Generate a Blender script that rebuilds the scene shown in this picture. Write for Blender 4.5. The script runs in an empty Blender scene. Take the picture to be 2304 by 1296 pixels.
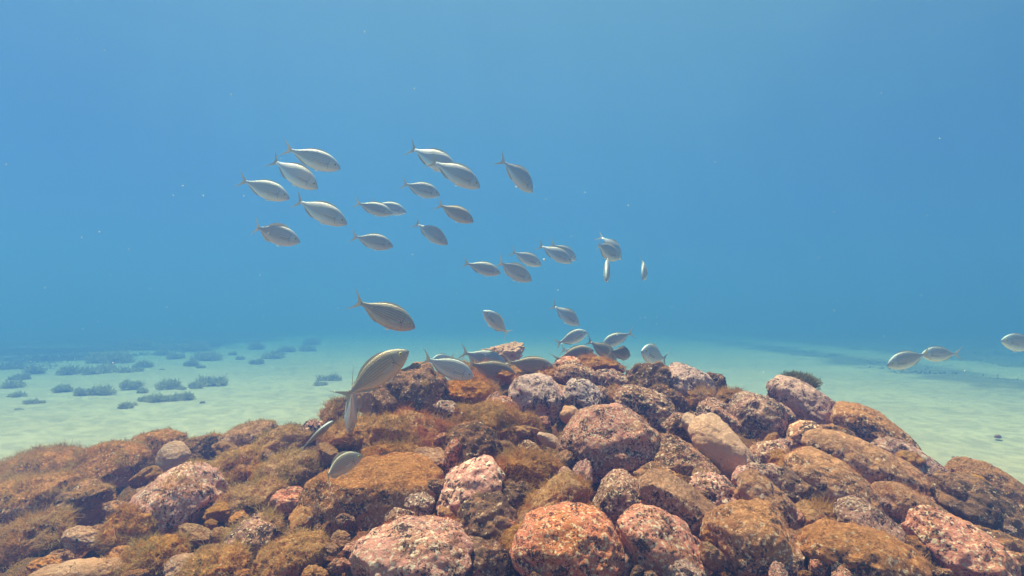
import bpy, bmesh, math, random
import numpy as np
from mathutils import Vector, Matrix

S = bpy.context.scene
COL = S.collection

# ------------------------------------------------------------------ camera
F = 1373.0                       # focal length in pixels of a 2304 px wide picture
CAM = np.array([0.0, 0.0, 1.10]) # 1.1 m above the sand
PITCH = math.atan(67.0 / F)
cd = bpy.data.cameras.new('camera')
cam = bpy.data.objects.new('camera', cd)
COL.objects.link(cam)
cam.location = CAM
cam.rotation_euler = (math.pi / 2 + PITCH, 0, 0)
cd.sensor_width = 36
cd.lens = F * 36 / 2304
cd.clip_start = 0.02
cd.clip_end = 800
S.camera = cam

# ------------------------------------------------------------------ sky and sun
SUN_EL, SUN_ROT = math.radians(75), math.radians(-45)
w = bpy.data.worlds.new('World')
S.world = w
w.use_nodes = True
wn = w.node_tree.nodes
sky = wn.new('ShaderNodeTexSky')
sky.sky_type = 'NISHITA'
sky.sun_disc = False
sky.sun_elevation = SUN_EL
sky.sun_rotation = SUN_ROT
bgn = wn['Background']
bgn.inputs['Strength'].default_value = 0.10
w.node_tree.links.new(sky.outputs[0], bgn.inputs['Color'])
sd = bpy.data.lights.new('sun', 'SUN')
sd.energy = 5.0
sd.angle = math.radians(0.5)
sd.color = (1.0, 0.86, 0.72)
sun = bpy.data.objects.new('sun', sd)
COL.objects.link(sun)
sdir = Vector((math.cos(SUN_EL) * math.sin(SUN_ROT), math.cos(SUN_EL) * math.cos(SUN_ROT), math.sin(SUN_EL)))
sun.rotation_euler = sdir.to_track_quat('Z', 'Y').to_euler()
sun.location = (0, 0, 20)

S.view_settings.view_transform = 'Standard'
S.view_settings.look = 'None'
S.view_settings.exposure = 1.54
S.view_settings.gamma = 1
cy = S.cycles
cy.use_denoising = True
cy.max_bounces = 8
cy.diffuse_bounces = 2
cy.glossy_bounces = 3
cy.transmission_bounces = 2
cy.volume_bounces = 3
cy.transparent_max_bounces = 8
cy.sample_clamp_indirect = 6

# ------------------------------------------------------------------ helpers
RNG = np.random.default_rng(11)
FW = np.array([0, math.cos(PITCH), math.sin(PITCH)])
UP = np.array([0, -math.sin(PITCH), math.cos(PITCH)])
RT = np.array([1.0, 0, 0])
ZZ = np.array([0, 0, 1.0])


def at(px, py, d):
    return CAM + d * (FW + RT * (px - 1152) / F - UP * (py - 648) / F)


def ground_at(px, py, z=0.0):
    r = FW + RT * (px - 1152) / F - UP * (py - 648) / F
    return CAM + r * ((z - CAM[2]) / r[2])


def unit(a):
    return a / np.maximum(np.linalg.norm(a, axis=-1, keepdims=True), 1e-9)


_perm = np.random.default_rng(5).permutation(256)
_perm = np.concatenate([_perm, _perm, _perm])
_grad = unit(np.random.default_rng(6).normal(size=(256, 3)))


def perlin(p):
    i = np.floor(p).astype(np.int64)
    f = p - i
    i &= 255
    u = f * f * f * (f * (f * 6 - 15) + 10)
    out = 0
    for dx in (0, 1):
        wx = u[:, 0] if dx else 1 - u[:, 0]
        for dy in (0, 1):
            wy = u[:, 1] if dy else 1 - u[:, 1]
            for dz in (0, 1):
                wz = u[:, 2] if dz else 1 - u[:, 2]
                h = _perm[_perm[_perm[i[:, 0] + dx] + i[:, 1] + dy] + i[:, 2] + dz]
                g = _grad[h]
                out = out + wx * wy * wz * (g[:, 0] * (f[:, 0] - dx) + g[:, 1] * (f[:, 1] - dy) + g[:, 2] * (f[:, 2] - dz))
    return out * 1.6


def fbm(p, octaves=4, gain=0.5):
    a, s, o = 1.0, 1.0, 0
    for _ in range(octaves):
        o = o + a * perlin(p * s + 17.3 * s)
        a *= gain
        s *= 2.03
    return o


def tag(o, label=None, cat=None, group=None, kind=None):
    if label: o['label'] = label
    if cat: o['category'] = cat
    if group: o['group'] = group
    if kind: o['kind'] = kind
    return o


def link(name, me, mat=None, parent=None):
    o = bpy.data.objects.new(name, me)
    COL.objects.link(o)
    if mat is not None and len(me.materials) == 0:
        me.materials.append(mat)
    if parent is not None:
        o.parent = parent
    return o


def mesh(name, v, f, smooth=True):
    me = bpy.data.meshes.new(name)
    me.from_pydata(np.asarray(v, dtype=np.float32), [], f)
    if smooth:
        me.polygons.foreach_set('use_smooth', np.ones(len(me.polygons), dtype=bool))
    me.update()
    return me


def ribbons(P, N, length, width, up=0.4, rand=0.6, curl=0.5, rng=RNG):
    """thin tapering fronds growing from the points P along N"""
    n = len(P)
    d = unit(N + up * ZZ + rand * rng.normal(size=(n, 3)))
    s = unit(np.cross(d, rng.normal(size=(n, 3))))
    l = (np.asarray(length) * rng.uniform(0.45, 1.3, n))[:, None]
    wd = (np.asarray(width) * rng.uniform(0.6, 1.3, n))[:, None] * 0.5
    p1 = P + d * l * 0.5
    d2 = unit(d + curl * rng.normal(size=(n, 3)))
    p2 = p1 + d2 * l * 0.5
    v = np.stack([P - s * wd, P + s * wd, p1 + s * wd * 0.9, p1 - s * wd * 0.9, p2], 1).reshape(-1, 3)
    b = (np.arange(n) * 5)[:, None]
    f = np.concatenate([b + [0, 1, 2], b + [0, 2, 3], b + [3, 2, 4]], 1).reshape(-1, 3)
    return v, f


# ------------------------------------------------------------------ materials
class NT:
    def __init__(self, name):
        self.m = bpy.data.materials.new(name)
        self.m.use_nodes = True
        self.n = self.m.node_tree.nodes
        self.l = self.m.node_tree.links
        self.b = self.n['Principled BSDF']
        self.out = self.n['Material Output']

    def new(self, t, **kw):
        nd = self.n.new(t)
        for k, v in kw.items():
            setattr(nd, k, v)
        return nd

    def put(self, sock, v):
        if isinstance(v, bpy.types.NodeSocket):
            self.l.new(v, sock)
        elif v is not None:
            if sock.type == 'RGBA' and not isinstance(v, (int, float)) and len(v) == 3:
                v = (*v, 1)
            sock.default_value = v

    def math(self, op, a, b=None, c=None, clamp=False):
        nd = self.new('ShaderNodeMath', operation=op, use_clamp=clamp)
        self.put(nd.inputs[0], a)
        if b is not None: self.put(nd.inputs[1], b)
        if c is not None: self.put(nd.inputs[2], c)
        return nd.outputs[0]

    def vmath(self, op, a, b):
        nd = self.new('ShaderNodeVectorMath', operation=op)
        self.put(nd.inputs[0], a)
        self.put(nd.inputs[1], b)
        return nd.outputs[0]

    def noise(self, vec, scale, detail=4, rough=0.55, dist=0.0):
        nd = self.new('ShaderNodeTexNoise')
        self.put(nd.inputs['Vector'], vec)
        nd.inputs['Scale'].default_value = scale
        nd.inputs['Detail'].default_value = detail
        nd.inputs['Roughness'].default_value = rough
        nd.inputs['Distortion'].default_value = dist
        return nd.outputs['Fac']

    def step(self, x, lo, hi):
        nd = self.new('ShaderNodeMapRange', interpolation_type='SMOOTHSTEP')
        self.put(nd.inputs['Value'], x)
        nd.inputs['From Min'].default_value = lo
        nd.inputs['From Max'].default_value = hi
        return nd.outputs['Result']

    def mix(self, fac, a, b, mode='MIX'):
        nd = self.new('ShaderNodeMix', data_type='RGBA', blend_type=mode)
        self.put(nd.inputs[0], fac)
        self.put(nd.inputs[6], a)
        self.put(nd.inputs[7], b)
        return nd.outputs[2]

    def bump(self, h, strength, dist, nrm=None):
        nd = self.new('ShaderNodeBump')
        nd.inputs['Strength'].default_value = strength
        nd.inputs['Distance'].default_value = dist
        self.put(nd.inputs['Height'], h)
        if nrm is not None: self.put(nd.inputs['Normal'], nrm)
        return nd.outputs[0]

    def objvec(self):
        tc = self.new('ShaderNodeTexCoord')
        oi = self.new('ShaderNodeObjectInfo')
        r = self.math('MULTIPLY', oi.outputs['Random'], 37.0)
        cmb = self.new('ShaderNodeCombineXYZ')
        for i in range(3): self.put(cmb.inputs[i], r)
        sc = self.math('ADD', self.math('MULTIPLY', self.math('FRACT', self.math('MULTIPLY', oi.outputs['Random'], 13.7)), 0.75), 0.62)
        cs = self.new('ShaderNodeCombineXYZ')
        for i in range(3): self.put(cs.inputs[i], sc)
        return self.vmath('ADD', self.vmath('MULTIPLY', tc.outputs['Object'], cs.outputs[0]), cmb.outputs[0]), oi.outputs['Random']


def rock_mat(name, c1, c2, dark=0.5, white=0.5, silt=0.5, siltcol=(0.44, 0.185, 0.085), yellow=0.3, red=0.3):
    t = NT(name)
    v, rnd = t.objvec()
    n1 = t.noise(v, 9, 6, 0.65, 0.6)
    n2 = t.noise(v, 38, 8, 0.7, 0.3)
    n3 = t.noise(v, 135, 5, 0.65)
    n4 = t.noise(v, 21, 6, 0.7, 0.8)
    n5 = t.noise(v, 95, 6, 0.7)
    col = t.mix(t.step(n1, 0.40, 0.62), c1, c2)
    col = t.mix(t.step(n4, 0.60, 0.70), col, (0.44, 0.13, 0.115)) if red > 0 else col
    # olive and yellow crust
    col = t.mix(t.math('MULTIPLY', t.step(t.math('ADD', t.math('MULTIPLY', n2, 0.6), t.math('MULTIPLY', n3, 0.4)), 0.56, 0.66), yellow), col, (0.36, 0.29, 0.09))
    # pale crumbs of shell and worm tube
    pale = t.math('ADD', t.math('MULTIPLY', n5, 0.6), t.math('MULTIPLY', n3, 0.4))
    k = 0.64 - 0.12 * white
    col = t.mix(t.step(pale, k, k + 0.03), col, (0.90, 0.59, 0.39))
    # black pits and film, in clusters
    n6 = t.noise(v, 230, 4, 0.65)
    d = t.math('ADD', t.math('ADD', t.math('MULTIPLY', n3, 0.40), t.math('MULTIPLY', n6, 0.35)), t.math('MULTIPLY', n2, 0.25))
    d = t.math('ADD', d, t.math('MULTIPLY', t.math('SUBTRACT', t.noise(v, 13, 4, 0.65, 1.2), 0.5), 0.42))
    k = 0.37 + 0.12 * dark
    dm = t.step(d, k, k - 0.03)
    col = t.mix(t.math('MULTIPLY', dm, 0.93), col, (0.075, 0.042, 0.032))
    # brown silt and short turf on what faces upward
    ge = t.new('ShaderNodeNewGeometry')
    sx = t.new('ShaderNodeSeparateXYZ')
    t.put(sx.inputs[0], ge.outputs['Normal'])
    sm = t.math('ADD', t.math('MULTIPLY', sx.outputs[2], 0.55), t.math('MULTIPLY', n2, 0.5))
    sm = t.math('ADD', sm, t.math('MULTIPLY', n1, 0.6))
    k = 1.42 - 0.85 * silt
    sil = t.mix(t.step(n5, 0.35, 0.65), siltcol, tuple(x * 1.5 for x in siltcol))
    sil = t.mix(t.step(n3, 0.60, 0.68), sil, (0.75, 0.48, 0.28))
    col = t.mix(t.math('MULTIPLY', t.step(sm, k, k + 0.28), 0.9), col, sil)
    hs = t.new('ShaderNodeHueSaturation')
    t.put(hs.inputs['Color'], col)
    t.put(hs.inputs['Value'], t.math('ADD', t.math('MULTIPLY', t.math('FRACT', t.math('MULTIPLY', rnd, 7.3)), 0.30), 0.88))
    t.put(hs.inputs['Saturation'], t.math('ADD', t.math('MULTIPLY', t.math('FRACT', t.math('MULTIPLY', rnd, 3.9)), 0.24), 0.94))
    t.put(t.b.inputs['Base Color'], hs.outputs[0])
    t.b.inputs['Roughness'].default_value = 0.85
    t.b.inputs['Specular IOR Level'].default_value = 0.15
    h = t.math('ADD', t.math('MULTIPLY', n2, 1.0), t.math('MULTIPLY', n3, 0.35))
    h = t.math('SUBTRACT', h, t.math('MULTIPLY', dm, 0.25))
    t.put(t.b.inputs['Normal'], t.bump(h, 0.9, 0.02))
    return t.m


ROCK = {
    'pink': rock_mat('pink_crust', (0.80, 0.30, 0.205), (0.58, 0.225, 0.125), 0.80, 0.92, 0.34, yellow=0.5),
    'grey': rock_mat('grey_crust', (0.42, 0.19, 0.115), (0.62, 0.265, 0.175), 0.88, 0.92, 0.40, yellow=0.55),
    'brown': rock_mat('brown_film', (0.47, 0.185, 0.088), (0.64, 0.285, 0.155), 0.78, 0.85, 0.80, yellow=0.3, red=0),
    'tan': rock_mat('tan_stone', (0.72, 0.36, 0.215), (0.78, 0.42, 0.27), 0.05, 0.30, 0.22, yellow=0.25, red=0),
    'rust': rock_mat('rusty_turf', (0.48, 0.165, 0.06), (0.64, 0.26, 0.11), 0.62, 0.60, 0.80, (0.36, 0.165, 0.065), 0.4),
    'pale': rock_mat('pale_crust', (0.78, 0.42, 0.335), (0.62, 0.34, 0.27), 0.78, 0.85, 0.28, yellow=0.4),
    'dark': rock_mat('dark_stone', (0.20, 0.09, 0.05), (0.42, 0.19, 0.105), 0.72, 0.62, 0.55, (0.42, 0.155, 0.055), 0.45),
}


def frond_mat(name, cols, scale=7.0):
    t = NT(name)
    ge = t.new('ShaderNodeNewGeometry')
    n1 = t.noise(ge.outputs['Position'], scale, 4, 0.6)
    n2 = t.noise(ge.outputs['Position'], scale * 9, 3, 0.6)
    a, b, c = cols
    col = t.mix(t.step(n1, 0.36, 0.50), a, b)
    col = t.mix(t.step(n1, 0.52, 0.64), col, c)
    hsv = t.new('ShaderNodeHueSaturation')
    t.put(hsv.inputs['Color'], col)
    t.put(hsv.inputs['Value'], t.math('ADD', t.math('MULTIPLY', n2, 1.3), 0.35))
    di = t.new('ShaderNodeBsdfDiffuse')
    tr = t.new('ShaderNodeBsdfTranslucent')
    mx = t.new('ShaderNodeMixShader')
    mx.inputs[0].default_value = 0.42
    t.put(di.inputs['Color'], hsv.outputs[0])
    t.put(tr.inputs['Color'], hsv.outputs[0])
    t.l.new(di.outputs[0], mx.inputs[1])
    t.l.new(tr.outputs[0], mx.inputs[2])
    t.l.new(mx.outputs[0], t.out.inputs['Surface'])
    return t.m


TURF = frond_mat('algae_turf', ((0.60, 0.18, 0.065), (0.60, 0.30, 0.095), (0.52, 0.30, 0.09)))
GOLD = frond_mat('golden_turf', ((0.58, 0.26, 0.09), (0.62, 0.36, 0.13), (0.50, 0.31, 0.10)))
SHORT = frond_mat('short_brown_turf', ((0.60, 0.24, 0.10), (0.64, 0.28, 0.12), (0.55, 0.27, 0.12)))
WEED = frond_mat('olive_weed', ((0.22, 0.16, 0.06), (0.28, 0.20, 0.08), (0.17, 0.125, 0.05)), 14)
MEADOW = frond_mat('seagrass', ((0.18, 0.16, 0.095), (0.22, 0.19, 0.11), (0.15, 0.135, 0.08)), 0.6)


def sand_mat():
    t = NT('sand')
    tc = t.new('ShaderNodeTexCoord')
    v = tc.outputs['Object']
    big = t.noise(v, 0.35, 4, 0.6)
    mid = t.noise(v, 2.2, 5, 0.6)
    fine = t.noise(v, 60, 4, 0.6)
    col = t.mix(t.step(big, 0.35, 0.65), (0.47, 0.33, 0.20), (0.53, 0.375, 0.235))
    col = t.mix(t.math('MULTIPLY', t.step(mid, 0.52, 0.75), 0.35), col, (0.30, 0.24, 0.17))
    col = t.mix(t.math('MULTIPLY', t.step(fine, 0.66, 0.72), 0.5), col, (0.28, 0.2, 0.14))
    # dark litter and roots where the seagrass grows
    sx = t.new('ShaderNodeSeparateXYZ')
    t.put(sx.inputs[0], v)
    nz = t.math('MULTIPLY', t.math('SUBTRACT', t.noise(v, 0.5, 4, 0.6), 0.5), 4.0)
    X0 = t.math('ADD', sx.outputs[0], nz)
    X = t.math('SUBTRACT', X0, t.math('MULTIPLY', t.math('MAXIMUM', t.math('SUBTRACT', sx.outputs[1], 8.0), 0.0), 0.07))
    right = t.math('MULTIPLY', t.step(X, 7.2, 7.9), t.step(X, 9.6, 8.7))
    right = t.math('MAXIMUM', right, t.step(X, 10.6, 11.8))
    XL = t.math('ADD', X0, t.math('MULTIPLY', sx.outputs[1], 0.05))
    left = t.math('MULTIPLY', t.step(XL, -10.6, -12.2), t.step(sx.outputs[1], 11.5, 15.0))
    bedm = t.math('MULTIPLY', t.math('MAXIMUM', right, left), t.math('ADD', t.math('MULTIPLY', mid, 0.6), 0.45))
    col = t.mix(bedm, col, (0.17, 0.145, 0.09))
    t.put(t.b.inputs['Base Color'], col)
    t.b.inputs['Roughness'].default_value = 0.95
    t.b.inputs['Specular IOR Level'].default_value = 0.05
    mp = t.new('ShaderNodeMapping')
    mp.inputs['Rotation'].default_value = (0, 0, math.radians(70))
    mp.inputs['Scale'].default_value = (1, 0.25, 1)
    t.put(mp.inputs['Vector'], v)
    rip = t.noise(mp.outputs[0], 5, 3, 0.5, 0.4)
    h = t.math('ADD', t.math('MULTIPLY', rip, 1.0), t.math('MULTIPLY', mid, 0.6))
    t.put(t.b.inputs['Normal'], t.bump(h, 0.22, 0.05))
    return t.m


def bed_mat():
    t = NT('rubble_bed')
    tc = t.new('ShaderNodeTexCoord')
    v = tc.outputs['Object']
    n1 = t.noise(v, 6, 5, 0.6, 0.5)
    n2 = t.noise(v, 45, 6, 0.7)
    n3 = t.noise(v, 150, 4, 0.7)
    col = t.mix(t.step(n1, 0.4, 0.6), (0.30, 0.10, 0.045), (0.28, 0.135, 0.05))
    col = t.mix(t.step(n2, 0.58, 0.66), col, (0.50, 0.30, 0.20))
    col = t.mix(t.step(n3, 0.42, 0.36), col, (0.03, 0.02, 0.018))
    t.put(t.b.inputs['Base Color'], col)
    t.b.inputs['Roughness'].default_value = 0.95
    t.b.inputs['Specular IOR Level'].default_value = 0.05
    t.put(t.b.inputs['Normal'], t.bump(t.math('ADD', n2, t.math('MULTIPLY', n3, 0.4)), 1.0, 0.025))
    return t.m


# ------------------------------------------------------------------ water: the sea surface overhead
SURF_Z = 4.3


def water_mat():
    t = NT('sea_surface')
    tc = t.new('ShaderNodeTexCoord')
    v = tc.outputs['Object']
    # noise in the transparent tint dims the sun, painting in caustic light patches
    w1 = t.noise(v, 2.6, 2, 0.5, 1.2)
    w2 = t.noise(v, 6.0, 2, 0.5, 0.8)
    rid = t.math('ABSOLUTE', t.math('SUBTRACT', w1, 0.5))
    rid2 = t.math('ABSOLUTE', t.math('SUBTRACT', w2, 0.5))
    g = t.math('ADD', t.math('MULTIPLY', t.step(rid, 0.10, 0.0), 0.24), t.math('MULTIPLY', t.step(rid2, 0.08, 0.0), 0.14))
    g = t.math('MINIMUM', t.math('ADD', g, 0.66), 1.0)
    cmb = t.new('ShaderNodeCombineXYZ')
    for i in range(3): t.put(cmb.inputs[i], g)
    tr = t.new('ShaderNodeBsdfTransparent')
    t.put(tr.inputs['Color'], cmb.outputs[0])
    gl = t.new('ShaderNodeBsdfGlossy')
    gl.inputs['Roughness'].default_value = 0.28
    gl.inputs['Color'].default_value = (0.45, 0.60, 0.90, 1)
    t.put(gl.inputs['Normal'], t.bump(t.noise(v, 1.1, 3, 0.5), 0.25, 0.05))
    fr = t.new('ShaderNodeFresnel')
    fr.inputs['IOR'].default_value = 1.33
    mx = t.new('ShaderNodeMixShader')
    t.l.new(fr.outputs[0], mx.inputs[0])
    t.l.new(tr.outputs[0], mx.inputs[1])
    t.l.new(gl.outputs[0], mx.inputs[2])
    t.l.new(mx.outputs[0], t.out.inputs['Surface'])
    return t.m


R_ = 190.0
wme = mesh('water_surface', [(-R_, -R_, 0), (R_, -R_, 0), (R_, R_, 0), (-R_, R_, 0)], [(0, 1, 2, 3)])
ws = link('water_surface', wme, water_mat())
ws.location.z = SURF_Z
tag(ws, 'rippled underside of the sea surface overhead', 'water surface', kind='structure')

# ------------------------------------------------------------------ rocks: table measured on the photograph
PX_T = [0, 400, 800, 1130, 1400, 1700, 2000, 2304]
D_TOP = [3.0, 2.8, 2.5, 2.65, 2.65, 2.5, 2.35, 2.05]
D_BOT = [1.55, 1.35, 1.22, 1.18, 1.18, 1.2, 1.25, 1.35]
SIL_X = [0, 170, 290, 340, 480, 620, 740, 830, 930, 1060, 1300, 1440, 1560, 1640, 1740, 1900, 2000, 2070, 2200, 2304]
SIL_Y = [1020, 1025, 1010, 985, 985, 945, 905, 860, 825, 815, 800, 815, 830, 870, 880, 930, 950, 1010, 1060, 1100]


def depth(px, py):
    t = (1296 - py) / (1296 - np.interp(px, SIL_X, SIL_Y))
    a, b = 1 / np.interp(px, PX_T, D_BOT), 1 / np.interp(px, PX_T, D_TOP)
    return 1 / max(a + (b - a) * t, 0.25)


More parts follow.
